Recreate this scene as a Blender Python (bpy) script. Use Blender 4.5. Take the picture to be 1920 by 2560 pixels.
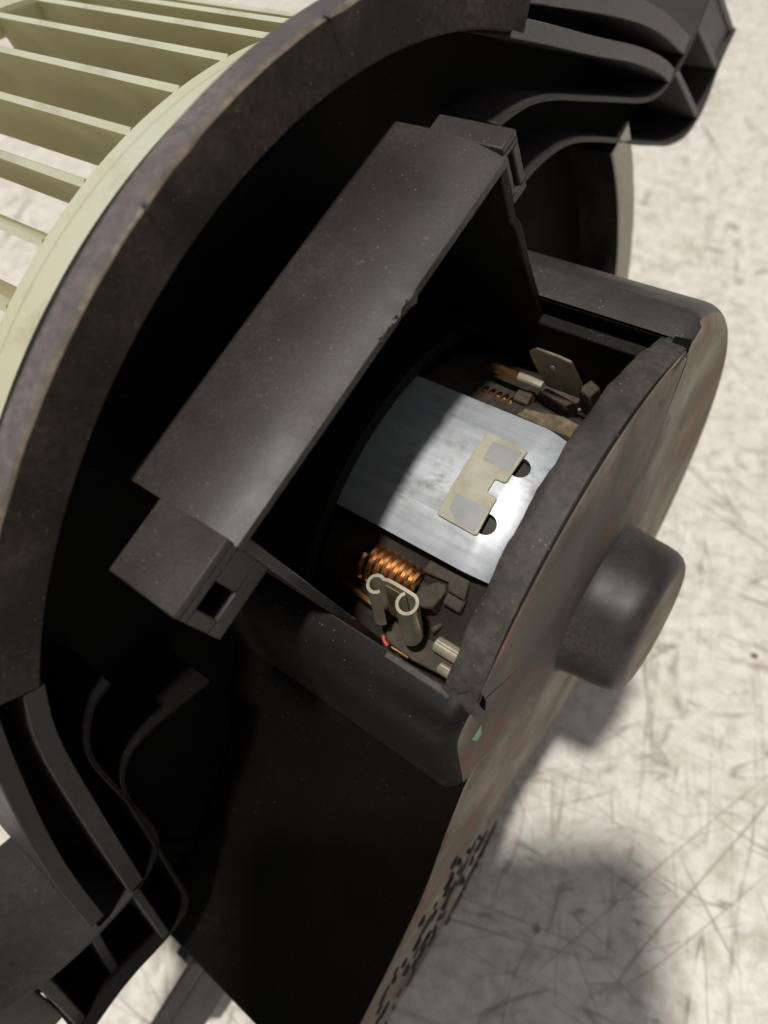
import bpy, bmesh, math, random
from math import sin, cos, pi, radians, sqrt
from mathutils import Vector, Matrix
random.seed(7)
S = 0.01                      # everything below is measured in centimetres
sc = bpy.context.scene
for o in list(bpy.data.objects): bpy.data.objects.remove(o)

# ------------------------------------------------------------------ frames
# blower frame: z = motor axis (towards the bearing cap), x = out through the motor window, y = tangential
TILT = radians(6.0)
ROLL = radians(-15.0)
N = Vector((cos(ROLL) * cos(TILT), sin(ROLL) * cos(TILT), sin(TILT)))           # table normal seen from the blower frame
AX = (Vector((0, 0, 1)) - N * N.z).normalized()
AY = N.cross(AX)
ROT = Matrix((AX, AY, N))                        # blower frame -> world
H = 8.79                                        # height of the motor axis origin above the table
def W(p): return (ROT @ Vector(p) + Vector((0, 0, H))) * S

# ------------------------------------------------------------------ camera
CAM = Vector((13.0141, 3.0641, 6.3306))
EU = Vector((-0.311592, -0.540602, 0.781447))
EV = Vector((-0.390177, 0.822651, 0.413529))
EW = Vector((-0.866413, -0.176050, -0.467262))
cam = bpy.data.cameras.new('camera'); camo = bpy.data.objects.new('camera', cam); sc.collection.objects.link(camo)
r, u, b = ROT @ EU, ROT @ (-EV), ROT @ (-EW)
m = Matrix((r, u, b)).transposed().to_4x4(); m.translation = W(CAM); camo.matrix_world = m
cam.sensor_fit = 'VERTICAL'; cam.sensor_height = 24; cam.lens = 24 * 1866.094 / 2560
cam.clip_start = 0.002; cam.clip_end = 60
cam.dof.use_dof = True; cam.dof.focus_distance = 0.103; cam.dof.aperture_fstop = 12.5
sc.camera = camo

# ------------------------------------------------------------------ light
w = bpy.data.worlds.new('World'); sc.world = w; w.use_nodes = True
w.node_tree.nodes['Background'].inputs[0].default_value = (1.0, 0.985, 0.96, 1)
w.node_tree.nodes['Background'].inputs[1].default_value = 0.27
LDIR = Vector((-1, 0.07, -0.10)).normalized()    # the way the light travels
la = bpy.data.lights.new('ceiling_lamp', 'AREA'); la.shape = 'DISK'; la.size = 0.23; la.energy = 93.0; la.color = (1, 0.955, 0.89)
lo = bpy.data.objects.new('ceiling_lamp', la); sc.collection.objects.link(lo)
lo.location = W(Vector((3, 0, 1)) - LDIR * 320)
lo.rotation_euler = (ROT @ LDIR).to_track_quat('-Z', 'Y').to_euler()
vs = sc.view_settings; vs.view_transform = 'Standard'; vs.look = 'None'; vs.gamma = 1; vs.exposure = 0.0; vs.use_curve_mapping = False
sc.cycles.use_denoising = True
sc.cycles.max_bounces = 8

# ------------------------------------------------------------------ materials
def newmat(name):
    mt = bpy.data.materials.new(name); mt.use_nodes = True
    nt = mt.node_tree; return mt, nt, nt.nodes['Principled BSDF']
def nd(nt, t, **k):
    n = nt.nodes.new(t)
    for a, v in k.items():
        if a in n.inputs: n.inputs[a].default_value = v
        else: setattr(n, a, v)
    return n
def coords(nt, scale=(1, 1, 1), rot=(0, 0, 0)):
    tc = nd(nt, 'ShaderNodeTexCoord'); mp = nd(nt, 'ShaderNodeMapping')
    mp.inputs['Scale'].default_value = scale; mp.inputs['Rotation'].default_value = rot
    nt.links.new(tc.outputs['Object'], mp.inputs['Vector']); return mp.outputs[0]
def stretched(nt, a, sx, sy):
    mp = nd(nt, 'ShaderNodeMapping'); mp.inputs['Rotation'].default_value = (0, 0, a); nt.links.new(coords(nt), mp.inputs['Vector'])
    vm = nd(nt, 'ShaderNodeVectorMath', operation='MULTIPLY'); vm.inputs[1].default_value = (sx, sy, 1); nt.links.new(mp.outputs[0], vm.inputs[0]); return vm.outputs[0]
def noise(nt, v, sc_, det=4, rough=.55, dist=0):
    n = nd(nt, 'ShaderNodeTexNoise'); n.inputs['Scale'].default_value = sc_; n.inputs['Detail'].default_value = det
    n.inputs['Roughness'].default_value = rough; n.inputs['Distortion'].default_value = dist
    nt.links.new(v, n.inputs['Vector']); return n.outputs['Fac']
def ramp(nt, f, a, b_, c0=(0, 0, 0, 1), c1=(1, 1, 1, 1)):
    n = nd(nt, 'ShaderNodeValToRGB'); n.color_ramp.elements[0].position = a; n.color_ramp.elements[1].position = b_
    n.color_ramp.elements[0].color = c0; n.color_ramp.elements[1].color = c1
    nt.links.new(f, n.inputs[0]); return n.outputs[0]
def mix(nt, f, a, b_, mode='MIX'):
    n = nd(nt, 'ShaderNodeMix', data_type='RGBA', blend_type=mode)
    for s, i in ((f, 0), (a, 6), (b_, 7)):
        if isinstance(s, (int, float)): n.inputs[i].default_value = s
        elif isinstance(s, tuple): n.inputs[i].default_value = s if len(s) == 4 else (*s, 1)
        else: nt.links.new(s, n.inputs[i])
    return n.outputs[2]
def mul(nt, a, b_, op='MULTIPLY'):
    n = nd(nt, 'ShaderNodeMath', operation=op)
    for s, i in ((a, 0), (b_, 1)):
        if isinstance(s, (int, float)): n.inputs[i].default_value = s
        else: nt.links.new(s, n.inputs[i])
    return n.outputs[0]
def bump(nt, p, f, strength, dist=0.0003):
    n = nd(nt, 'ShaderNodeBump'); n.inputs['Strength'].default_value = strength; n.inputs['Distance'].default_value = dist
    nt.links.new(f, n.inputs['Height']); nt.links.new(n.outputs[0], p.inputs['Normal'])

def plastic(name, base, dust, lo_, hi, rough=.5, spec=.4, speck=0.0, grain=900, blot=45, gloss_under=False):
    mt, nt, p = newmat(name); v = coords(nt)
    big = noise(nt, v, blot, 5, .6); fine = noise(nt, v, grain, 3, .6)
    f = mul(nt, ramp(nt, big, lo_, hi), ramp(nt, fine, .25, .75))
    col = mix(nt, f, base, dust)
    if speck:
        vo = nd(nt, 'ShaderNodeTexVoronoi'); vo.inputs['Scale'].default_value = 1150; nt.links.new(v, vo.inputs['Vector'])
        sp = ramp(nt, vo.outputs['Distance'], .10, .20, (1, 1, 1, 1), (0, 0, 0, 1))
        keep = ramp(nt, noise(nt, v, 420, 2), .50, .62)
        col = mix(nt, mul(nt, mul(nt, sp, keep), speck), col, (.20, .165, .13))
    nt.links.new(col, p.inputs['Base Color'])
    nt.links.new(ramp(nt, big, .3, .7, (rough - .1,) * 3 + (1,), (rough + .15,) * 3 + (1,)), p.inputs['Roughness'])
    p.inputs['Specular IOR Level'].default_value = spec
    bump(nt, p, fine, .12, .00008)
    return mt
M = {}
M['flange'] = plastic('flange_plastic', (.022, .0185, .0165), (.110, .087, .067), .40, .72, .65, .14, .6, 1100, 80)
M['rim'] = plastic('worn_rim_plastic', (.085, .075, .077), (.215, .19, .175), .36, .66, .5, .4, .3, 900, 42)
M['dark'] = plastic('black_plastic', (.0040, .0036, .0034), (.010, .0084, .007), .45, .75, .7, .06, .15)
M['ear'] = plastic('ear_plastic', (.024, .0215, .0225), (.070, .061, .058), .38, .72, .5, .35, .3)
M['hood'] = plastic('hood_plastic', (.027, .0220, .0202), (.073, .060, .050), .34, .70, .46, .5, .55, 2300, 55)
M['cup'] = plastic('housing_plastic', (.0085, .0075, .0072), (.024, .020, .017), .40, .75, .56, .16, .5, 1200, 50)
M['shoulder'] = plastic('pale_housing_plastic', (.030, .026, .026), (.070, .060, .054), .35, .7, .45, .45, .6, 1400, 60)  # paler housing plastic for the upper window shoulder
M['band'] = plastic('cut_band_plastic', (.030, .026, .023), (.105, .090, .076), .30, .66, .55, .4, .8, 900, 150)
M['nub'] = plastic('bearing_cap_plastic', (.019, .017, .018), (.095, .080, .068), .44, .76, .48, .5, .3, 1300, 80)
M['holder'] = plastic('brush_holder_plastic', (.040, .032, .025), (.135, .108, .078), .36, .66, .65, .3, .4, 700, 170)
M['ear_lit'] = plastic('lit_ear_plastic', (.080, .073, .077), (.19, .170, .165), .36, .68, .45, .45, .3)  # lit copy of the ear plastic, brightness put into the colour
M['ear_low'] = plastic('shaded_ear_plastic', (.005, .0046, .0048), (.013, .011, .010), .42, .75, .65, .1, .15)  # shaded copy for the lower ear's inner walls, shade painted into the colour
M['edge'] = plastic('worn_edge_plastic', (.12, .098, .078), (.34, .285, .215), .34, .60, .6, .3, .0, 900, 160)
M['brass_dark'] = plastic('dark_brass', (.085, .068, .038), (.24, .205, .135), .36, .68, .35, .7, .3, 900, 260)  # darker brass for the spade tab
M['resin'] = plastic('amber_resin', (.075, .055, .028), (.26, .20, .11), .36, .62, .35, .5, .3, 700, 220)

# dusty end face with red and green smears
mt, nt, p = newmat('dusty_end_face'); v = coords(nt)
big = noise(nt, v, 60, 5, .6); fine = noise(nt, v, 700, 3)
c = mix(nt, ramp(nt, big, .30, .66), (.12, .104, .083), (.36, .33, .275))
c = mix(nt, mul(nt, ramp(nt, noise(nt, v, 33, 3), .50, .62), .7), c, (.115, .098, .078))
c = mix(nt, mul(nt, ramp(nt, noise(nt, v, 330, 2), .68, .74), .7), c, (.06, .05, .04))
c = mix(nt, mul(nt, fine, .3), c, (.22, .19, .15))
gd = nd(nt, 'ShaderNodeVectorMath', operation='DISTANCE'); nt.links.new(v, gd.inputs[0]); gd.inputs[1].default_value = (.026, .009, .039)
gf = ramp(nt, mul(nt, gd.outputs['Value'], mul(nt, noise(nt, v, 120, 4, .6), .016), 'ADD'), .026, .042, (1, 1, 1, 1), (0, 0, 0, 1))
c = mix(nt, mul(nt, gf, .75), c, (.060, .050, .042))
red = mul(nt, ramp(nt, noise(nt, v, 42, 3, .5, .8), .50, .60), ramp(nt, noise(nt, v, 170, 4, .6), .38, .6))
c = mix(nt, mul(nt, red, .42), c, (.26, .095, .070))
vg = coords(nt, (1.0, 2.5, 1), (0, 0, -.4))
nt.links.new(c, p.inputs['Base Color']); p.inputs['Roughness'].default_value = .75; p.inputs['Specular IOR Level'].default_value = .25
bump(nt, p, big, .3, .0003); M['dust'] = mt
M['grime'] = plastic('grimy_duct_face', (.060, .049, .041), (.25, .205, .165), .34, .66, .75, .25, .4, 700, 120)
M['pale'] = plastic('lit_rim_plastic', (.42, .385, .32), (.58, .54, .455), .35, .65, .8, .2, .2, 900, 90)  # far rim arc's face: the light on it is painted into the colour

# cream impeller
mt, nt, p = newmat('cream_nylon'); v = coords(nt)
c = mix(nt, ramp(nt, noise(nt, v, 30, 4), .35, .7), (.75, .77, .64), (.75, .72, .50))
c = mix(nt, mul(nt, ramp(nt, noise(nt, v, 110, 5, .65), .55, .75), .45), c, (.38, .33, .16))
nt.links.new(c, p.inputs['Base Color']); p.inputs['Roughness'].default_value = .42
tr = nd(nt, 'ShaderNodeBsdfTranslucent'); nt.links.new(c, tr.inputs[0])
ms = nd(nt, 'ShaderNodeMixShader'); ms.inputs[0].default_value = .28
out = nt.nodes['Material Output']
nt.links.new(p.outputs[0], ms.inputs[1]); nt.links.new(tr.outputs[0], ms.inputs[2]); nt.links.new(ms.outputs[0], out.inputs[0]); M['cream'] = mt
# blades: yellower, more translucent nylon
mt, nt, p = newmat('yellow_cream_nylon'); v = coords(nt)
c = mix(nt, ramp(nt, noise(nt, v, 45, 5, .6), .35, .7), (.82, .80, .60), (.66, .61, .36))
nt.links.new(c, p.inputs['Base Color']); p.inputs['Roughness'].default_value = .45
tr = nd(nt, 'ShaderNodeBsdfTranslucent'); nt.links.new(c, tr.inputs[0])
ms = nd(nt, 'ShaderNodeMixShader'); ms.inputs[0].default_value = .52
out = nt.nodes['Material Output']
nt.links.new(p.outputs[0], ms.inputs[1]); nt.links.new(tr.outputs[0], ms.inputs[2]); nt.links.new(ms.outputs[0], out.inputs[0]); M['blade'] = mt

def metal(name, c0, c1, rough, met=1.0, stretch=(1, 1, 1), scale=200, bstr=.15):
    mt, nt, p = newmat(name); v = coords(nt, stretch)
    n1 = noise(nt, v, scale, 4, .6); n2 = noise(nt, coords(nt), 160, 5, .65)
    nt.links.new(mix(nt, ramp(nt, n1, .3, .7), c0, c1), p.inputs['Base Color'])
    p.inputs['Metallic'].default_value = met
    nt.links.new(ramp(nt, n2, .3, .7, (rough - .1,) * 3 + (1,), (rough + .14,) * 3 + (1,)), p.inputs['Roughness'])
    bump(nt, p, n1, bstr, .0001); return mt
M['zinc'] = metal('zinc_steel', (.47, .505, .55), (.63, .66, .69), .41, .5, (1, 1, .10), 420, .3)
mt = M['zinc']; nt = mt.node_tree; p = nt.nodes['Principled BSDF']
src = p.inputs['Base Color'].links[0].from_socket
lines = ramp(nt, noise(nt, coords(nt, (1, 1, .012)), 950, 3, .6), .50, .66)
dirt = mul(nt, ramp(nt, noise(nt, coords(nt), 130, 5, .7), .54, .68), ramp(nt, noise(nt, coords(nt, (1, 1, .3)), 1100, 2), .4, .6))
c = mix(nt, mul(nt, lines, .20), src, (.27, .28, .30)); c = mix(nt, mul(nt, dirt, .6), c, (.16, .13, .10))
nt.links.new(c, p.inputs['Base Color'])
M['tin'] = metal('tinned_brass', (.42, .375, .275), (.60, .55, .43), .36, .45, (1, 1, 1), 300, .2)
M['clip'] = metal('cream_clip', (.40, .375, .275), (.55, .515, .405), .38, .2, (1, 1, 1), 240, .2)
M['pad'] = metal('grey_pad', (.33, .34, .345), (.40, .41, .41), .45, .2, (1, 1, 1), 200, .1)
M['copper'] = metal('enamelled_copper', (.82, .42, .17), (.92, .56, .28), .25, 1.0, (1, 1, 1), 200, .05)
M['magnet'] = plastic('magnet_ferrite', (.030, .024, .020), (.10, .08, .065), .35, .7, .6, .3)
mt, nt, p = newmat('red_wire'); p.inputs['Base Color'].default_value = (.55, .07, .03, 1); M['red'] = mt
mt, nt, p = newmat('vent_black'); p.inputs['Base Color'].default_value = (.016, .014, .013, 1); p.inputs['Roughness'].default_value = .6; M['vent'] = mt
mt, nt, p = newmat('phone_glass'); p.inputs['Base Color'].default_value = (.01, .01, .012, 1); p.inputs['Roughness'].default_value = .3; M['phone'] = mt
mt, nt, p = newmat('green_paint'); p.inputs['Base Color'].default_value = (.16, .38, .17, 1); p.inputs['Roughness'].default_value = .6; M['green'] = mt
mt, nt, p = newmat('rust_crumb'); p.inputs['Base Color'].default_value = (.20, .085, .045, 1); p.inputs['Roughness'].default_value = .9; M['crumb'] = mt
mt, nt, p = newmat('red_paint'); p.inputs['Base Color'].default_value = (.36, .09, .07, 1); p.inputs['Roughness'].default_value = .7; M['redp'] = mt

# table: scratched warm white board
mt, nt, p = newmat('scratched_board'); v = coords(nt)
c = mix(nt, ramp(nt, noise(nt, v, 14, 4, .6), .3, .7), (.77, .735, .67), (.85, .83, .785))
c = mix(nt, mul(nt, ramp(nt, noise(nt, v, 230, 4, .7), .42, .62), .62), c, (.55, .50, .42))
c = mix(nt, mul(nt, ramp(nt, noise(nt, v, 62, 6, .75, .6), .52, .70), .60), c, (.43, .375, .30))
for i, (a, s1, s2, wd) in enumerate(((.3, 16, 1.0, .0042), (1.25, 22, 1.0, .0050), (2.2, 14, .9, .0040), (-.5, 30, 2.2, .0075), (1.75, 26, 1.6, .0060), (2.75, 44, 3.6, .010), (.8, 52, 5, .012), (1.5, 60, 6, .012))):
    vv = stretched(nt, a, s1, s2)
    l = noise(nt, vv, 2.2, 1, .4, .2)
    band_ = nd(nt, 'ShaderNodeMath', operation='ABSOLUTE'); nt.links.new(mul(nt, l, .5, 'SUBTRACT'), band_.inputs[0])
    ln = ramp(nt, band_.outputs[0], .0, wd, (1, 1, 1, 1), (0, 0, 0, 1))
    msk = ramp(nt, noise(nt, v, 18 + 8 * i, 3), .46, .60)
    c = mix(nt, mul(nt, mul(nt, ln, msk), .70), c, (.22, .185, .145))
c = mix(nt, mul(nt, ramp(nt, noise(nt, v, 95, 2), .70, .77), .8), c, (.13, .11, .09))
nt.links.new(c, p.inputs['Base Color']); p.inputs['Roughness'].default_value = .6; p.inputs['Specular IOR Level'].default_value = .3
bump(nt, p, noise(nt, v, 120, 4), .2, .0006); M['table'] = mt

# ------------------------------------------------------------------ mesh helpers
class MB:
    def __init__(s): s.v = []; s.f = []
    def add(s, v, f):
        o = len(s.v); s.v += [tuple(q) for q in v]; s.f += [tuple(i + o for i in q) for q in f]; return s
    def box(s, x0, x1, y0, y1, z0, z1):
        return s.add([(x, y, z) for z in (z0, z1) for y in (y0, y1) for x in (x0, x1)],
                     [(0, 2, 3, 1), (4, 5, 7, 6), (0, 1, 5, 4), (2, 6, 7, 3), (0, 4, 6, 2), (1, 3, 7, 5)])
    def prism(s, poly, fn, a, b_):
        """poly of 2-D points, fn(p, t) -> 3-D, between t=a and t=b_"""
        n = len(poly); v = [fn(q, a) for q in poly] + [fn(q, b_) for q in poly]
        f = [tuple(range(n - 1, -1, -1)), tuple(range(n, 2 * n))] + [(i, (i + 1) % n, n + (i + 1) % n, n + i) for i in range(n)]
        return s.add(v, f)
    def revolve(s, prof, t0=0, t1=360, n=120, closed=False, cx=0, cy=0):
        full = abs(t1 - t0) >= 359.9; k = n if full else n + 1; v = []
        for i in range(k):
            t = radians(t0 + (t1 - t0) * i / n)
            v += [(cx + q[0] * cos(t), cy + q[0] * sin(t), q[1]) for q in prof]
        L = len(prof); f = []
        for i in range(n):
            a, b_ = i * L, ((i + 1) % k) * L
            for j in range(L if closed else L - 1):
                j2 = (j + 1) % L; f.append((a + j, b_ + j, b_ + j2, a + j2))
        if not full and closed: f += [tuple(range(L - 1, -1, -1)), tuple((k - 1) * L + j for j in range(L))]
        return s.add(v, f)
    def wall(s, pts, th, z0, z1, smooth=True):
        """thin upright wall that follows a 2-D polyline"""
        p = [Vector(q) for q in pts]
        if smooth:
            for _ in range(2):
                q = [p[0]]
                for a, b_ in zip(p, p[1:]): q += [a * .75 + b_ * .25, a * .25 + b_ * .75]
                q.append(p[-1]); p = q
        n = len(p); nr = []
        for i in range(n):
            d = (p[min(i + 1, n - 1)] - p[max(i - 1, 0)]).normalized(); nr.append(Vector((-d.y, d.x)))
        v = []
        for q, k in zip(p, nr):
            a, b_ = q + k * th / 2, q - k * th / 2
            v += [(a.x, a.y, z0), (b_.x, b_.y, z0), (b_.x, b_.y, z1), (a.x, a.y, z1)]
        f = [(0, 1, 2, 3), ((n - 1) * 4 + 3, (n - 1) * 4 + 2, (n - 1) * 4 + 1, (n - 1) * 4)]
        for i in range(n - 1):
            for j in range(4):
                a, b_ = i * 4 + j, i * 4 + (j + 1) % 4; f.append((a, a + 4, b_ + 4, b_))
        return s.add(v, f)
    def tube(s, path, rad, n=10, cap=True):
        p = [Vector(q) for q in path]; L = len(p); up = Vector((.31, .57, .76)); v = []
        for i in range(L):
            d = (p[min(i + 1, L - 1)] - p[max(i - 1, 0)]).normalized()
            a = d.cross(up).normalized(); b_ = d.cross(a)
            rr = rad[i] if isinstance(rad, (list, tuple)) else rad
            v += [p[i] + a * rr * cos(2 * pi * k / n) + b_ * rr * sin(2 * pi * k / n) for k in range(n)]
        f = [(i * n + k, i * n + (k + 1) % n, (i + 1) * n + (k + 1) % n, (i + 1) * n + k) for i in range(L - 1) for k in range(n)]
        if cap: f += [tuple(range(n - 1, -1, -1)), tuple((L - 1) * n + k for k in range(n))]
        return s.add(v, f)
    def mesh(s, name, ang=35):
        me = bpy.data.meshes.new(name); me.from_pydata([(a * S, b_ * S, c * S) for a, b_, c in s.v], [], s.f)
        bm = bmesh.new(); bm.from_mesh(me); bmesh.ops.recalc_face_normals(bm, faces=bm.faces); bm.to_mesh(me); bm.free()
        me.polygons.foreach_set('use_smooth', [True] * len(me.polygons)); me.set_sharp_from_angle(angle=radians(ang)); return me
    def build(s, name, mat, parent, bev=0, ang=35, seg=2):
        return link(name, s.mesh(name, ang), mat, parent, bev, seg)
def link(name, me, mat, parent, bev=0, seg=2):
    if not me.materials: me.materials.append(M[mat])
    o = bpy.data.objects.new(name, me); sc.collection.objects.link(o)
    o.parent = parent
    if parent is root: o.location = OFF
    if bev:
        b_ = o.modifiers.new('bevel', 'BEVEL'); b_.width = bev * S; b_.segments = seg; b_.limit_method = 'ANGLE'; b_.angle_limit = radians(40)
        b_.harden_normals = False
    return o
def xyz(q, t): return (q[0], q[1], t)            # prism along z
def zx(q, t): return (q[1], t, q[0])             # polygon in (z, x), extruded along y
def zy(q, t): return (t, q[1], q[0])             # polygon in (z, y), extruded along x
def jit(a): return random.uniform(-a, a)

# ------------------------------------------------------------------ table
mb = MB(); n = 1
me = bpy.data.meshes.new('bench_top')
me.from_pydata([(-1.2, -1.2, 0), (1.2, -1.2, 0), (1.2, 1.2, 0), (-1.2, 1.2, 0), (-1.2, -1.2, -.03), (1.2, -1.2, -.03), (1.2, 1.2, -.03), (-1.2, 1.2, -.03)], [],
               [(0, 1, 2, 3), (7, 6, 5, 4), (0, 4, 5, 1), (1, 5, 6, 2), (2, 6, 7, 3), (3, 7, 4, 0)])
me.materials.append(M['table']); o = bpy.data.objects.new('bench_top', me); sc.collection.objects.link(o)
o['kind'] = 'structure'; o['label'] = 'scratched warm white board under the blower'

# ------------------------------------------------------------------ the blower
BASE = N * (-H)
root = bpy.data.objects.new('heater_blower', None); sc.collection.objects.link(root)
root.empty_display_size = .02
mw = ROT.to_4x4(); mw.translation = W(BASE); root.matrix_world = mw
OFF = -BASE * S
root['label'] = 'black car heater blower with cream fan and cut open motor housing'
root['category'] = 'blower motor'

# flange: floor dish, rim arcs
ARC1 = (-44.5, 42.0); ARC2 = (102.0, 281.0)
mb = MB().revolve([(3.0, -1.0), (8.05, -1.0), (8.05, -1.15), (3.0, -1.15)], n=120, closed=True)
flange = mb.build('flange', 'dark', root)
def rim(t0, t1, name):
    n_ = int((t1 - t0) / 1.5)
    mb = MB(); prof = [(8.0, -1.02), (8.0, -.03), (8.03, 0), (8.69, 0), (8.736, -.035), (8.736, -.38), (8.3, -.42), (8.3, -1.10)]
    mb.revolve(prof, t0, t1, n_, closed=True)
    v = []
    for (x, y, z) in mb.v:                         # nicked outer edge
        rr = sqrt(x * x + y * y)
        if rr > 8.6 and z > -.1:
            k = 1 + random.choice((0, 0, 0, -.0016, -.003)) * random.random(); x *= k; y *= k
        v.append((x, y, z))
    mb.v = v; o = mb.build(name, 'flange', flange)
    o.data.materials.append(M['rim']); o.data.materials.append(M['edge'])
    for pl in o.data.polygons:
        c = pl.center / S; rr = sqrt(c.x ** 2 + c.y ** 2)
        if rr > 8.72: pl.material_index = 1
        elif rr > 8.695 and c.z > -.1: pl.material_index = 2
    return o
rim(*ARC1, 'rim'); lit_rim = rim(*ARC2, 'rim'); lit_rim.data.materials.append(M['pale'])
for pl in lit_rim.data.polygons:
    if pl.normal.z > .7: pl.material_index = 3
# inner dish wall behind the ears so the dish stays closed there
MB().revolve([(8.3, -1.1), (8.3, -.95), (8.0, -.95), (8.0, -1.1)], 42, 102, 40, closed=True).build('dish_step', 'dark', flange)
# bright burr on the rim edge
for t, d in ((-15.8, .10), (4.2, .045), (-29, .05)):
    t = radians(t); c = Vector((8.72 * cos(t), 8.72 * sin(t), 0))
    MB().add([c + Vector((jit(d), jit(d), jit(d) * .6 + .02)) for _ in range(6)], [(0, 1, 2), (1, 2, 3), (2, 3, 4), (3, 4, 5), (0, 2, 4), (1, 3, 5)]).build('burr', 'rim', flange)

# mounting ears
def ear(label, floor, walls, ribs, plates, mat, mat2):
    e = MB().prism(floor, xyz, -1.32, -1.2).build('mounting_ear', 'dark', root); e['label'] = label
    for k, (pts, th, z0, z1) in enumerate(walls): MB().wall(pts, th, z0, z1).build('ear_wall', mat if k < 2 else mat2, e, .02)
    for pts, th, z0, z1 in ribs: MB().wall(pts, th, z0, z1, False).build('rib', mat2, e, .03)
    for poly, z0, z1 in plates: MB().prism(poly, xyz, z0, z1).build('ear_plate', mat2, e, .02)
    return e
S1 = [(5.0, -4.63), (4.85, -5.06), (4.64, -5.57), (4.2, -6.2), (3.5, -7.0), (2.58, -8.08), (1.56, -9.24), (1.16, -9.95), (1.12, -10.7), (1.29, -11.36), (1.72, -12.1), (2.4, -13.4)]
S2 = [(3.55, -5.04), (3.53, -5.26), (3.42, -5.7), (3.18, -6.3), (2.69, -6.96), (1.72, -8.0), (.75, -9.0), (.2, -9.6), (-.5, -10.35), (-1.02, -11.2), (-1.07, -11.84), (-.9, -12.3), (-.37, -12.85), (-.15, -13.6)]
T1 = [(6.0, -5.4), (5.2, -6.3), (4.0, -7.6), (2.8, -8.98), (1.7, -10.05), (1.2, -10.4)]
T2 = [(5.75, -6.45), (4.3, -8.25), (2.87, -9.85), (1.35, -11.1)]
ear('ribbed black mounting ear at the lit upper side of the flange',
    [(5.2, -4.6), (6.1, -5.2), (5.9, -6.4), (4.3, -8.3), (2.9, -9.95), (1.5, -11.3), (1.7, -12.3), (-.2, -13.5), (-1.1, -11.9), (-1.0, -11.1), (.7, -8.9), (3.3, -5.0)],
    [(S1, .09, -2.2, 0), (S2, .09, -1.7, 0), (T1, .27, -1.65, 0), (T2, .34, -1.65, -.02)],
    [([(1.16, -10.62), (-1.0, -11.83)], .15, -1.6, -.01), ([(1.42, -11.6), (-.4, -12.72)], .15, -1.6, -.01), ([(1.8, -12.4), (-.15, -13.55)], .15, -1.6, -.06)],
    [([(1.42, -11.75), (1.75, -12.35), (-.12, -13.5), (-.38, -12.85)], -.3, -.12)], 'ear', 'ear_lit')
S0b = [(4.92, 5.08), (4.95, 5.49), (4.5, 6.04), (3.9, 6.32), (3.0, 6.66), (2.17, 6.98), (1.5, 7.3), (1.22, 7.75), (1.19, 8.2)]
S1b = [(1.19, 8.2), (1.51, 9.0), (1.93, 9.58), (2.65, 10.1), (3.4, 10.6)]
S2b = [(2.93, 4.63), (3.46, 5.37), (3.68, 5.94), (3.41, 6.43), (2.6, 6.85), (1.5, 7.4), (.3, 8.0), (-.66, 8.46), (-.95, 8.86), (-.79, 9.32), (-.31, 10.1), (-.2, 11.2)]
T1b = [(6.0, 5.42), (5.3, 6.0), (3.55, 6.95), (1.3, 8.14)]
T2b = [(6.5, 5.75), (5.45, 6.52), (3.65, 7.72), (1.7, 8.75)]
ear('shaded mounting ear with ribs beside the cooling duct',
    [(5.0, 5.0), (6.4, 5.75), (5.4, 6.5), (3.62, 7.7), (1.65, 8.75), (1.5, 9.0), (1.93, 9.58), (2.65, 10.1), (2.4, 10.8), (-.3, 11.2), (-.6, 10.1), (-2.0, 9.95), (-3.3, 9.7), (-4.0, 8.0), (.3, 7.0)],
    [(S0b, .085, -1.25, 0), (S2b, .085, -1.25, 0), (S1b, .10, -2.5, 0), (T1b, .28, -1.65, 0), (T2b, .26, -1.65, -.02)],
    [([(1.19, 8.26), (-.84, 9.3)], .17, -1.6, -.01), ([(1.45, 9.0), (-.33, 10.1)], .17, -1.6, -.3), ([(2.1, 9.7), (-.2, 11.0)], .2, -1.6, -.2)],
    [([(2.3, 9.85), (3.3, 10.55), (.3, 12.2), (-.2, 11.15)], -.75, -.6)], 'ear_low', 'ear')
# clip block on the rim past the lower ear
e = MB().box(-5.0, -3.1, 10.2, 11.9, -.35, .05).box(-5.1, -2.7, 8.2, 10.25, -.55, -.15).build('clip_block', 'ear', root, .05)

# ------------------------------------------------------------------ motor housing cup
def ztop(x): return 3.71 + .06 * x
outline = []                                       # (x, y, is_window, fillet)
for i in range(33):
    t = radians(-36 + 72 * i / 32); outline.append((4.77 * cos(t), 4.77 * sin(t), True, .07))
for q in ((3.89, 2.82), (3.89, 3.06), (3.84, 3.22), (3.72, 3.36), (3.52, 3.46), (3.2, 3.55), (2.8, 3.65), (2.4, 3.745), (2.0, 3.84), (1.6, 3.95), (1.2, 4.12), (.8, 4.36), (.4, 4.62), (.0, 4.84), (-.4, 4.98)): outline.append((*q, False, .32))
for i in range(90):
    t = radians(98 + 218 * i / 89); outline.append((5.12 * cos(t), 5.12 * sin(t), False, .34))
for q in ((3.78, -3.42), (3.86, -3.34), (3.89, -3.28), (3.89, -2.82)): outline.append((*q, False, .30))
n = len(outline); K = 7; v = []; f = []
for (x, y, win, fl) in outline:
    rr = sqrt(x * x + y * y); zt = ztop(x)
    zb = 3.52 if win else -1.0
    v.append((x, y, zb))
    for k in range(K):
        a = pi / 2 * k / (K - 1); o_ = fl * (1 - cos(a)); s_ = (rr - o_) / rr
        v.append((x * s_, y * s_, zt - fl + fl * sin(a)))
    s_ = (rr - 1.6) / rr; v.append((x * s_, y * s_, ztop(x * s_) + .02))
    s_ = 1.25 / rr; v.append((x * s_, y * s_, ztop(x * s_) + .05))
L = K + 3
for i in range(n):
    j = (i + 1) % n
    for k in range(L - 1):
        if k == 0 and outline[i][2] != outline[j][2]: continue
        f.append((i * L + k, j * L + k, j * L + k + 1, i * L + k + 1))
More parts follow.
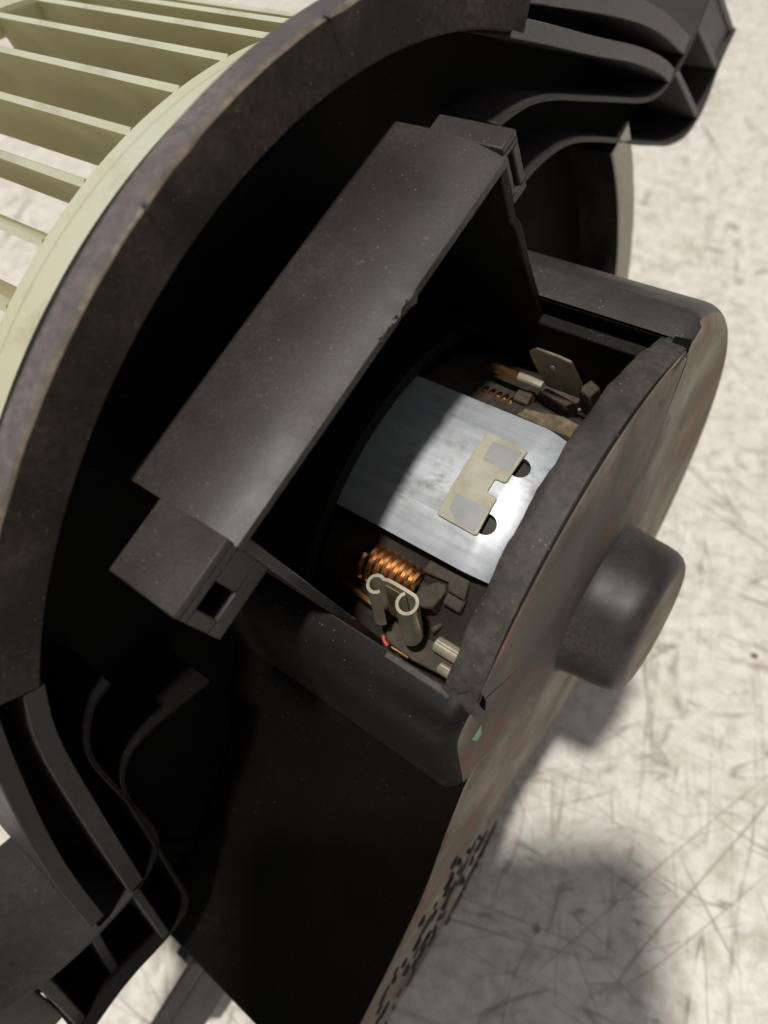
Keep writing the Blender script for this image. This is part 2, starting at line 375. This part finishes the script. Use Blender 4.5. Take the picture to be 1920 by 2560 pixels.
mb = MB().add(v, f)
cup = mb.build('motor_housing', 'cup', root, ang=50)
cup.data.materials.append(M['dust']); cup.data.materials.append(M['shoulder'])
for pl in cup.data.polygons:
    c = pl.center / S
    if pl.normal.z > (.88 if c.y > 2.6 and c.x > 0 else .72): pl.material_index = 1
    elif c.y < -2.5 and c.x > 2.2: pl.material_index = 2
# remaining strip of wall between the window and the end face, with its cut underside
v = []; nn = 48
for i in range(nn + 1):
    t = radians(-36.2 + 72.4 * i / nn); j1 = jit(.007) + .012 * sin(i * .9)
    ex = .10 * max(0, (-t * 57.3 - 22) / 14) ** 1.5 if t < 0 else 0
    prof = [(4.60, 3.52 + j1), (4.765, 3.47 + j1 + ex), (4.782, 3.50 + j1 + ex), (4.790, 3.60), (4.775, 3.93), (4.60, 3.90)]
    v += [(a * cos(t), a * sin(t), z) for a, z in prof]
f = [(i * 6 + k, (i + 1) * 6 + k, (i + 1) * 6 + (k + 1) % 6, i * 6 + (k + 1) % 6) for i in range(nn) for k in range(6)]
MB().add(v, f).build('wall_strip', 'band', cup)
# window side walls (lips) and torn scraps where the wall was snapped off
low = [(-1, 1.2), (3.72, 1.2), (3.74, 3.86), (3.55, 3.90), (1.62, 3.88), (-1, 3.88)]
high = [(-1, 1.2), (3.6, 1.2), (3.6, 3.84), (-1, 3.84)]
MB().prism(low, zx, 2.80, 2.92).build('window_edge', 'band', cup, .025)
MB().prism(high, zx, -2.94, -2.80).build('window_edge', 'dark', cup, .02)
MB().box(1.2, 3.52, -2.80, -2.60, 1.62, 3.62).build('window_ledge', 'cup', cup, .03)
MB().box(2.6, 3.86, -2.80, -2.62, 3.60, 3.74).build('window_ledge', 'cup', cup, .03)
def scrap(pts, th, mat='band'):
    c = MB(); n_ = len(pts); k = Vector((.3, .2, 1)) * th
    v = [Vector(q) for q in pts] + [Vector(q) - Vector((th, th * .3, th * .2)) for q in pts]
    c.add(v, [tuple(range(n_)), tuple(range(2 * n_ - 1, n_ - 1, -1))] + [(i, n_ + i, n_ + (i + 1) % n_, (i + 1) % n_) for i in range(n_)])
    return c.build('torn_scrap', mat, cup)
scrap([(3.93, 2.80, 3.45), (4.00, 2.79, 3.72), (4.06, 2.70, 3.84), (3.98, 2.79, 4.00), (3.84, 2.88, 4.10), (3.82, 2.92, 3.95), (3.84, 2.92, 3.5)], .06)
scrap([(3.80, 2.60, 3.62), (3.92, 2.56, 3.80), (3.90, 2.70, 4.02), (3.80, 2.80, 4.04), (3.76, 2.72, 3.8)], .05, 'dark')
scrap([(4.02, -2.10, 3.50), (4.00, -2.38, 3.60), (3.93, -2.62, 3.74), (3.98, -2.60, 3.98), (4.15, -2.2, 4.00), (4.25, -2.0, 3.8)], .05)
scrap([(3.90, -2.55, 3.72), (3.97, -2.80, 3.70), (3.97, -2.82, 3.93), (3.93, -2.58, 3.98)], .05, 'dark')
for i in range(14):                                 # fibres at the snapped corner
    c = Vector((4.0 + jit(.06), -2.15 - random.random() * .3, 3.52 + random.random() * .12)); d = Vector((jit(.1) + .04, jit(.09), jit(.1) - .04))
    MB().tube([c, c + d * .5 + Vector((jit(.02),) * 3), c + d], [.007, .005, .002], 5).build('plastic_fibre', 'dark', cup)

# bearing cap
prof = [(1.62, 3.66), (1.50, 3.70), (1.42, 3.80), (1.375, 4.0), (1.352, 4.25), (1.335, 4.46), (1.31, 4.60), (1.255, 4.72), (1.17, 4.80), (1.08, 4.835), (1.02, 4.84), (.96, 4.825), (.0, 4.81)]
nub = MB().revolve(prof, n=72).build('bearing_cap', 'nub', cup, ang=60)
nub.data.materials.append(M['dust'])
for pl in nub.data.polygons:
    c = pl.center / S
    if sqrt(c.x ** 2 + c.y ** 2) < 1.12: pl.material_index = 1
# green paint lick on the end face by the corner
zt = ztop(3.0) + .006
MB().prism([(3.30, 2.95), (3.05, 3.18), (2.80, 3.15), (2.78, 3.05), (2.95, 2.98), (3.2, 2.86)], xyz, zt - .03, zt + .012).build('paint_smear', 'green', cup)

# cooling duct arm with its air slots
duct_poly = [(1.9, 3.4), (1.63, 3.86), (.85, 4.7), (.0, 5.45), (-.44, 5.95), (-.85, 6.7), (-1.19, 7.36), (-1.7, 8.6), (-2.0, 9.8), (-4.8, 9.4), (-5.5, 8.4), (-5.55, 7.2), (-5.1, 5.7), (-4.2, 4.5), (-3.2, 3.6), (-1.0, 2.8), (.6, 2.8)]
v = []; n = len(duct_poly); cx = sum(q[0] for q in duct_poly) / n; cy = sum(q[1] for q in duct_poly) / n
def zd(x): return ztop(x) + .032
duct = MB().prism(duct_poly, lambda q, t: (q[0], q[1], zd(q[0]) if t else -1.0), 0, 1).build('cooling_duct', 'dark', root, .10, seg=4)
duct.data.materials.append(M['dust'])
for pl in duct.data.polygons:
    if pl.normal.z > .7: pl.material_index = 1
def bump_mesh(seed):
    rnd = random.Random(seed); b_ = MB(); n_ = 10; v = []
    for k, (h_, q) in enumerate(((-.02, 1.1), (.02, 1.0), (.045, .55))):
        for i in range(n_):
            a = 2 * pi * i / n_; w_ = q * (1 + rnd.uniform(-.16, .16)); v.append((.062 * cos(a) * w_, .15 * sin(a) * w_, h_))
    f_ = [(k * n_ + i, k * n_ + (i + 1) % n_, (k + 1) * n_ + (i + 1) % n_, (k + 1) * n_ + i) for k in range(2) for i in range(n_)] + [tuple(2 * n_ + i for i in range(n_))]
    me = b_.add(v, f_).mesh('grille_bump', 60); me.materials.append(M['vent']); return me
bumps = [bump_mesh(k) for k in range(5)]
A = Vector((-1.15, 5.2)); B = Vector((-2.55, 9.4)); dv = (B - A).normalized(); nv = Vector((-dv.y, dv.x))
for k in range(6):
    for i in range(22):
        if random.random() < (.65, .5, .4, .3, .25, .02)[k]: continue
        q = A + dv * (i * .235 + jit(.09)) + nv * (.05 + k * .55 + jit(.22))
        if k > 4: q = Vector((-4.05, 4.55)) + (Vector((-5.35, 6.9)) - Vector((-4.05, 4.55))) * ((i + jit(.3)) / 21)
        s_ = link('grille_bump', random.choice(bumps), 'vent', duct); s_.location = Vector((q.x, q.y, zd(q.x))) * S
        s_.rotation_euler = (0, 0, math.atan2(dv.y, dv.x) - pi / 2 + jit(.35)); g = random.uniform(.5, 1.4); s_.scale = (g, g * random.uniform(.7, 1.3), random.uniform(.7, 1.6))

# ------------------------------------------------------------------ connector hood
prof = [(-.24, 6.44), (-.22, 6.55), (-.16, 6.61), (-.05, 6.635), (.45, 6.64), (.75, 6.63), (1.02, 6.60), (1.26, 6.55), (1.43, 6.495), (1.53, 6.45), (1.53, 6.34), (1.2, 6.42), (0, 6.46)]
NY = 60; v = []; L = len(prof)
for i in range(NY + 1):
    y = -2.82 + 5.64 * i / NY
    for k, (z, x) in enumerate(prof):
        dz = 0
        if k in (8, 9, 10): dz = jit(.002)
        if k in (9, 10) and -.75 < y < -.25: dz += .05 * random.random()
        v.append((x, y, z + dz))
f = [(i * L + k, (i + 1) * L + k, (i + 1) * L + (k + 1) % L, i * L + (k + 1) % L) for i in range(NY) for k in range(L)]
f += [tuple(range(L - 1, -1, -1)), tuple(NY * L + k for k in range(L))]
hood = MB().add(v, f).build('connector_hood', 'hood', root, ang=32)
side = [(-.24, 3.5), (-.24, 6.46), (1.2, 6.46), (1.51, 6.42), (1.50, 5.5), (1.56, 5.4), (1.58, 4.6), (1.62, 3.86), (1.62, 1.2), (-.24, 1.2)]
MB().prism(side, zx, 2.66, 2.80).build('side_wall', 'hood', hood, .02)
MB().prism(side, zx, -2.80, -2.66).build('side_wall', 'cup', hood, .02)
MB().box(1.2, 6.45, -2.66, 2.66, -.24, -.12).build('back_wall', 'dark', hood)
for i in range(9):                                  # ragged burr hanging from the hood edge
    y = -.62 + .075 * i + jit(.03); c = Vector((6.46 + jit(.02), y, 1.54))
    MB().add([c + Vector((jit(.03), jit(.05), jit(.03) + .01)) for _ in range(5)], [(0, 1, 2), (1, 2, 3), (2, 3, 4), (0, 3, 4)]).build('burr', 'hood', hood)
# latch tab with a square hole, lower side
t_ = MB().box(6.50, 6.62, 2.80, 3.78, .40, 1.5)
t_.box(6.37, 6.50, 2.80, 3.78, 1.36, 1.5).box(5.65, 5.92, 2.80, 3.78, 1.36, 1.5).box(5.92, 6.37, 2.80, 3.24, 1.36, 1.5).box(5.92, 6.37, 3.60, 3.78, 1.36, 1.5)
t_.box(5.65, 6.50, 3.68, 3.78, .40, 1.36).box(5.65, 5.75, 2.80, 3.68, .40, 1.36)
t_.build('latch_tab', 'hood', hood, .02)
t_ = MB().box(6.48, 6.58, -3.13, -2.80, .38, 1.5)
t_.box(6.40, 6.48, -3.13, -2.80, 1.38, 1.5).box(5.68, 5.82, -3.13, -2.80, 1.38, 1.5).box(5.82, 6.40, -2.89, -2.80, 1.38, 1.5).box(5.82, 6.40, -3.13, -3.00, 1.38, 1.5)
t_.box(5.68, 6.48, -3.13, -3.06, .38, 1.38)
t_.build('latch_tab', 'hood', hood, .02)

# ------------------------------------------------------------------ motor
t0, t1 = -17.6, 21.6
motor = MB().revolve([(3.28, .2), (3.28, 3.05), (2.9, 3.2), (1.0, 3.3), (0.0, 3.3)], n=90).build('motor', 'magnet', root)
motor['label'] = 'dark ferrite and steel motor body inside the housing'
prof = [(3.60, .05), (3.60, 2.62), (3.592, 2.69), (3.57, 2.77), (3.515, 2.93), (3.45, 3.10), (3.35, 3.24), (3.1, 3.36), (2.3, 3.43), (2.3, 3.35), (3.05, 3.28), (3.25, 3.18), (3.36, 3.05), (3.43, 2.92), (3.49, 2.74), (3.50, 2.6), (3.50, .05)]
can = MB().revolve(prof, t0, t1, 56, closed=True).build('steel_yoke', 'zinc', motor)
cut = MB()
for th, z in ((-5.2, 2.66), (9.9, 2.66)):
    t = radians(th); d = Vector((cos(t), sin(t), 0)); tg = Vector((-sin(t), cos(t), 0)); zz = Vector((0, 0, 1)); n_ = 28
    c = [d * rr + (tg * cos(2 * pi * k / n_) + zz * sin(2 * pi * k / n_)) * .155 + zz * z for rr in (3.2, 3.9) for k in range(n_)]
    cut.add(c, [tuple(range(n_)), tuple(range(2 * n_ - 1, n_ - 1, -1))] + [(k, (k + 1) % n_, n_ + (k + 1) % n_, n_ + k) for k in range(n_)])
cm = cut.mesh('cutter'); co = bpy.data.objects.new('cutter', cm); sc.collection.objects.link(co)
can.location = (0, 0, 0)
bo = can.modifiers.new('holes', 'BOOLEAN'); bo.operation = 'DIFFERENCE'; bo.object = co; bo.solver = 'EXACT'
co.matrix_world = mw @ Matrix.Translation(OFF)
bpy.context.view_layer.update()
dg = bpy.context.evaluated_depsgraph_get(); me2 = bpy.data.meshes.new_from_object(can.evaluated_get(dg))
can.modifiers.clear(); can.data = me2; me2.set_sharp_from_angle(angle=radians(35)); bpy.data.objects.remove(co)
MB().revolve([(3.2, .1), (3.47, .1), (3.47, 2.62), (3.40, 2.86), (3.2, 2.9)], -17, 21, 30, closed=True).build('field_magnet', 'magnet', motor)
# other half yoke strip on the far side and dark end disc stay inside the housing
def onyoke(th, z, rr): t = radians(th); return (rr * cos(t), rr * sin(t), z)
def curved_plate(poly, r0, r1, name, mat, parent, bev=0):
    """polygon of (theta deg, z) lying on the yoke; cut into strips so it follows the curve"""
    bm = bmesh.new(); vs_ = [bm.verts.new((q[0], q[1], 0)) for q in poly]; bm.faces.new(vs_)
    lo_, hi = min(q[0] for q in poly), max(q[0] for q in poly); k = lo_ + 1.0
    while k < hi:
        bmesh.ops.bisect_plane(bm, geom=bm.verts[:] + bm.edges[:] + bm.faces[:], plane_co=(k, 0, 0), plane_no=(1, 0, 0)); k += 1.0
    g = bmesh.ops.extrude_face_region(bm, geom=bm.faces[:]); up = [x for x in g['geom'] if isinstance(x, bmesh.types.BMVert)]
    ups = set(up)
    for vv in bm.verts:
        rr = r1 if vv in ups else r0; vv.co = Vector(onyoke(vv.co.x, vv.co.y, rr)) * S
    bmesh.ops.recalc_face_normals(bm, faces=bm.faces)
    me = bpy.data.meshes.new(name); bm.to_mesh(me); bm.free()
    me.polygons.foreach_set('use_smooth', [True] * len(me.polygons)); me.set_sharp_from_angle(angle=radians(35))
    return link(name, me, mat, parent, bev)
clip = curved_plate([(-9.7, 1.96), (-10.0, 2.0), (-9.6, 2.60), (-9.3, 2.64), (-.5, 2.635), (-.1, 2.60), (-.1, 2.49), (.2, 2.465), (3.2, 2.465), (3.5, 2.49), (3.6, 2.60), (4.0, 2.64), (12.8, 2.645), (13.2, 2.60), (12.9, 2.0), (12.6, 1.955)], 3.598, 3.645, 'retaining_clip', 'clip', motor, .008)
clip['label'] = 'cream notched retaining clip on the steel yoke'
curved_plate([(-8.1, 2.12), (-8.4, 2.59), (-2.8, 2.59), (-2.9, 2.14)], 3.640, 3.648, 'grey_pad', 'pad', motor)
curved_plate([(6.7, 2.06), (6.5, 2.59), (12.7, 2.60), (12.4, 2.34), (11.6, 2.22), (10.6, 2.10)], 3.640, 3.648, 'grey_pad', 'pad', motor)

# support ring the motor sits in
MB().revolve([(3.75, -.9), (3.75, .42), (3.80, .46), (3.92, .46), (3.97, .42), (3.97, -.9)], -100, 100, 90).build('motor_seat_ring', 'cup', cup)

# choke coils
def coil(cx, cy, z0, z1, rr, wr, turns, name='choke_coil'):
    P = []; k = int(turns * 22)
    for i in range(k + 1):
        a = 2 * pi * turns * i / k; P.append((cx + rr * cos(a), cy + rr * sin(a), z0 + (z1 - z0) * i / k))
    return MB().tube(P, wr, 8).build(name, 'copper', motor)
coil(2.66, 1.72, 1.02, 2.04, .30, .072, 7.5)
MB().revolve([(0, .5), (.165, .5), (.165, 2.15), (0, 2.15)], n=20, cx=2.68, cy=1.70).build('ferrite_core', 'magnet', motor)
coil(2.64, -1.40, .95, 1.70, .255, .064, 6)
MB().revolve([(0, .6), (.165, .6), (.165, 1.95), (0, 1.95)], n=20, cx=2.64, cy=-1.40).build('ferrite_core', 'magnet', motor)
def wire(pts, rad, mat, name='lead_wire'):
    p = [Vector(q) for q in pts]
    for _ in range(2):
        q = [p[0]]
        for a, b_ in zip(p, p[1:]): q += [a * .75 + b_ * .25, a * .25 + b_ * .75]
        q.append(p[-1]); p = q
    return MB().tube(p, rad, 10).build(name, mat, motor)
wire([(2.55, 2.22, .7), (2.62, 2.25, 1.0), (2.66, 2.28, 1.25), (2.6, 2.32, 1.6)], .062, 'copper')
wire([(3.05, -1.88, 1.05), (3.10, -1.86, 1.35), (3.12, -1.85, 1.68)], .078, 'copper')
wire([(3.12, -1.85, 1.68), (3.13, -1.85, 1.85), (3.12, -1.84, 2.1)], .07, 'tin')
MB().revolve([(0, 1.78), (.06, 1.80), (.095, 1.86), (.095, 1.94), (.05, 2.0), (0, 2.01)], n=16, cx=2.86, cy=-1.72).build('solder_bead', 'copper', motor)
wire([(2.46, 2.62, 1.80), (2.46, 2.68, 1.86), (2.45, 2.71, 1.95)], .03, 'red')
wire([(2.42, 2.70, 2.0), (2.42, 2.70, 2.15), (2.42, 2.70, 2.32)], .03, 'copper')

# brush holders: moulded blocks
def block(polys, mat='holder', name='brush_holder'):
    h = MB()
    for poly, fn, a, b_ in polys: h.prism(poly, fn, a, b_)
    return h.build(name, mat, motor, .03)
block([([(2.02, 1.33), (2.72, 1.33), (2.80, 1.62), (2.50, 1.62), (2.46, 1.50), (2.02, 1.55)], zy, 2.4, 3.04),
       ([(2.46, 1.50), (2.80, 1.55), (2.80, 1.80), (2.50, 1.80)], zy, 2.3, 2.93),
       ([(2.10, 1.75), (2.28, 1.56), (2.42, 1.54), (2.48, 1.62), (2.44, 1.95), (2.20, 2.05), (2.08, 1.98)], zy, 2.2, 2.98)])
block([([(1.70, 2.45), (2.0, 2.05), (2.45, 1.80), (3.2, 1.85), (3.25, 2.62), (2.3, 2.70), (1.80, 2.66)], zy, 1.6, 2.34),
       ([(2.42, 2.16), (2.52, 2.0), (2.58, 2.04), (2.50, 2.22)], zy, 2.3, 2.62)])
block([([(2.05, -1.72), (2.62, -1.72), (2.75, -1.95), (2.1, -1.98)], zy, 2.3, 3.05),
       ([(1.72, -1.52), (1.98, -1.52), (1.98, -1.72), (1.72, -1.72)], zy, 2.4, 3.0)], 'holder')
block([([(1.95, -1.33), (2.72, -1.30), (2.78, -1.42), (2.62, -1.58), (2.30, -1.62), (2.05, -1.60)], zy, 2.2, 2.88),
       ([(2.7, -1.45), (3.1, -1.4), (3.15, -1.75), (2.72, -1.8)], zy, 2.2, 2.80)], 'holder')
block([([(2.75, -1.78), (2.98, -1.72), (3.05, -1.92), (2.86, -2.0)], zy, 2.6, 3.55),
       ([(2.15, -1.70), (2.60, -1.62), (2.72, -1.74), (2.20, -1.80)], zy, 2.8, 3.22)], 'holder')
block([([(1.92, -1.28), (2.5, -1.24), (2.95, -1.2), (3.15, -1.3), (3.1, -1.5), (2.6, -1.56), (2.0, -1.45)], zy, 2.2, 3.02)], 'resin', 'resin_film')
# mounting base that carries both brush holders
MB().revolve([(2.2, 1.2), (2.2, 2.05), (3.1, 2.05), (3.1, 1.95), (2.3, 1.95), (2.3, 1.2)], 22, 75, 30, closed=True).build('brush_plate', 'holder', motor)

# spade tab
tab = [(3.30, 2.22), (3.95, 2.07), (4.10, 2.06), (4.24, 2.19), (4.235, 2.54), (4.20, 2.73), (3.72, 2.84), (3.30, 2.80)]
tb = MB().prism([(q[1], q[0]) for q in tab], zx, -1.815, -1.77).build('spade_tab', 'brass_dark', motor, .012)
MB().revolve([(0, .02), (.045, .015), (.05, 0)], n=14).build('tab_dimple', 'tin', tb).matrix_local = Matrix.Translation(Vector((3.93, -1.768, 2.42)) * S) @ Matrix.Rotation(-pi / 2, 4, 'X')
# spade receptacle with two rolled edges
pr = []
for k in range(17): a = radians(-22 - 308 * k / 16); pr.append((1.775 + .125 * cos(a), 2.11 + .125 * sin(a)))
left = pr[::-1]
right = []
for k in range(15): a = radians(-75 + 300 * k / 14); right.append((2.33 + .148 * cos(a), 2.125 + .148 * sin(a)))
c_line = left[:-2] + [(1.90, 1.98), (2.0, 1.975), (2.2, 1.975)] + right
c2 = [Vector(q) for q in c_line]; th = .048; v = []; n = len(c2)
for (xx, sh) in ((3.60, 0), (3.15, .13), (2.72, .27)):
    for i in range(n):
        d = (c2[min(i + 1, n - 1)] - c2[max(i - 1, 0)]).normalized(); k = Vector((-d.y, d.x)) * th / 2
        for sg in (1, -1):
            q = c2[i] + k * sg; v.append((xx, q.y + sh, q.x - sh * .15))
f = []; Lr = 2 * n
for a in range(2):
    for i in range(n - 1):
        for sg in (0, 1): f.append((a * Lr + 2 * i + sg, a * Lr + 2 * i + 2 + sg, (a + 1) * Lr + 2 * i + 2 + sg, (a + 1) * Lr + 2 * i + sg))
    for i in (0, n - 1): f.append((a * Lr + 2 * i, a * Lr + 2 * i + 1, (a + 1) * Lr + 2 * i + 1, (a + 1) * Lr + 2 * i))
for a in (0, 2):
    for i in range(n - 1): f.append((a * Lr + 2 * i, a * Lr + 2 * i + 2, a * Lr + 2 * i + 3, a * Lr + 2 * i + 1))
rc = MB().add(v, f).build('spade_receptacle', 'tin', motor)
MB().prism([(1.90, 2.045), (2.20, 2.045), (2.20, 2.065), (1.90, 2.065)], lambda q, t: (t, q[1] + (3.58 - t) * .31, q[0] - (3.58 - t) * .045), 2.8, 3.58).build('spring_leaf', 'resin', rc)
# crimped terminals near the corner
def crimp(cx, cy, z0, z1, rr):
    g = MB().tube([(cx, cy, z0), (cx, cy, z0 + .02), (cx, cy, z1)], [rr * .85, rr, rr], 18)
    g.tube([(cx + rr * .8, cy - .03, z0 + .03), (cx + rr * .85, cy - .03, z1)], rr * .30, 8)
    return g.build('crimp_terminal', 'tin', motor)
crimp(2.45, 2.30, 2.58, 3.3, .125); crimp(2.42, 2.57, 2.80, 3.3, .09)
wire([(2.85, -1.80, 2.70), (2.88, -1.78, 2.95), (2.9, -1.76, 3.25)], .05, 'tin')

# ------------------------------------------------------------------ impeller
imp = MB().revolve([(7.72, -1.25), (7.86, -1.28), (7.87, -2.12), (7.845, -2.14), (7.845, -2.16), (7.87, -2.18), (7.87, -2.38), (7.84, -2.42), (6.35, -2.42), (6.35, -2.2), (7.6, -2.2), (7.6, -1.25)], n=160, closed=True).build('impeller', 'cream', root)
imp['label'] = 'cream squirrel cage fan wheel'
MB().revolve([(7.88, -8.2), (7.92, -8.25), (7.92, -8.6), (7.4, -8.62), (7.4, -8.5), (7.8, -8.2)], n=120, closed=True).build('end_ring', 'cream', imp)
MB().revolve([(6.4, -2.35), (4.0, -2.9), (2.0, -4.4), (.9, -4.9), (0, -4.9)], n=90).build('hub_cone', 'blade', imp)
NBL = 55; bp = []
for k in range(10):
    s_ = k / 9; rr = 7.86 - 1.12 * s_; a = -radians(2.2) * s_ * (1.6 - s_) * 1.6
    bp.append((rr * cos(a), rr * sin(a)))
c2 = [Vector(q) for q in bp]; v = []; n = len(c2)
for zz, tap in ((-2.40, 1.0), (-5.4, .9), (-8.45, .8)):
    for i in range(n):
        d = (c2[min(i + 1, n - 1)] - c2[max(i - 1, 0)]).normalized(); k = Vector((-d.y, d.x)) * (.052 if i < 2 else .042 - .016 * i / n) * tap
        for sg in (1, -1):
            q = c2[i] + k * sg; v.append((q.x, q.y, zz))
Lr = 2 * n; f = []
for a in range(2):
    for i in range(n - 1):
        for sg in (0, 1): f.append((a * Lr + 2 * i + sg, a * Lr + 2 * i + 2 + sg, (a + 1) * Lr + 2 * i + 2 + sg, (a + 1) * Lr + 2 * i + sg))
    for i in (0, n - 1): f.append((a * Lr + 2 * i, a * Lr + 2 * i + 1, (a + 1) * Lr + 2 * i + 1, (a + 1) * Lr + 2 * i))
bme = MB().add(v, f).mesh('blade', 50); bme.materials.append(M['blade']); bme.materials.append(M['cream'])
for pl in bme.polygons:
    c = pl.center / S
    if sqrt(c.x ** 2 + c.y ** 2) > 7.80: pl.material_index = 1
for i in range(NBL):
    o = link('blade', bme, 'blade', imp); o.rotation_euler = (0, 0, radians(1.17 + 360 / NBL * i))

# crumb of dirt lying on the board
v = [(rr * cos(a) * (1 + jit(.3)), rr * sin(a) * (.6 + jit(.2)), z) for rr, z in ((.10, 0), (.12, .05), (.05, .11)) for a in [2 * pi * i / 7 for i in range(7)]]
cr = MB().add(v, [(k * 7 + i, k * 7 + (i + 1) % 7, (k + 1) * 7 + (i + 1) % 7, (k + 1) * 7 + i) for k in range(2) for i in range(7)] + [tuple(14 + i for i in range(7)), tuple(range(6, -1, -1))]).mesh('crumb', 60)
cr.materials.append(M['crumb']); co = bpy.data.objects.new('crumb', cr); sc.collection.objects.link(co)
co.location = W((-10.67, -3.10, 6.33)); co['label'] = 'tiny rust brown crumb on the board right of the bearing cap'; co['category'] = 'crumb'
# ------------------------------------------------------------------ the phone that takes the picture (out of frame, its shadow is in it)
def P(uu, vv, ww): return CAM + EU * uu + EV * vv + EW * ww
ph = bpy.data.objects.new('unseen_smartphone', None); sc.collection.objects.link(ph)
pm = Matrix((ROT @ EU, ROT @ (-EV), ROT @ (-EW))).transposed().to_4x4(); pm.translation = W(P(-1.8, 6.7, -.35)); ph.matrix_world = pm
ph['label'] = 'unseen black smartphone held over the blower whose shadow falls across the board'; ph['category'] = 'phone'
pts = []
for cx_, cy_, a0 in ((3.4, 6.8, 0), (-3.4, 6.8, 90), (-3.4, -6.8, 180), (3.4, -6.8, 270)):
    for k in range(7): a = radians(a0 + 15 * k); pts.append((cx_ + .8 * cos(a), cy_ + .8 * sin(a)))
MB().prism(pts, xyz, 0.0, .8).build('unseen_phone_body', 'phone', ph, .12)
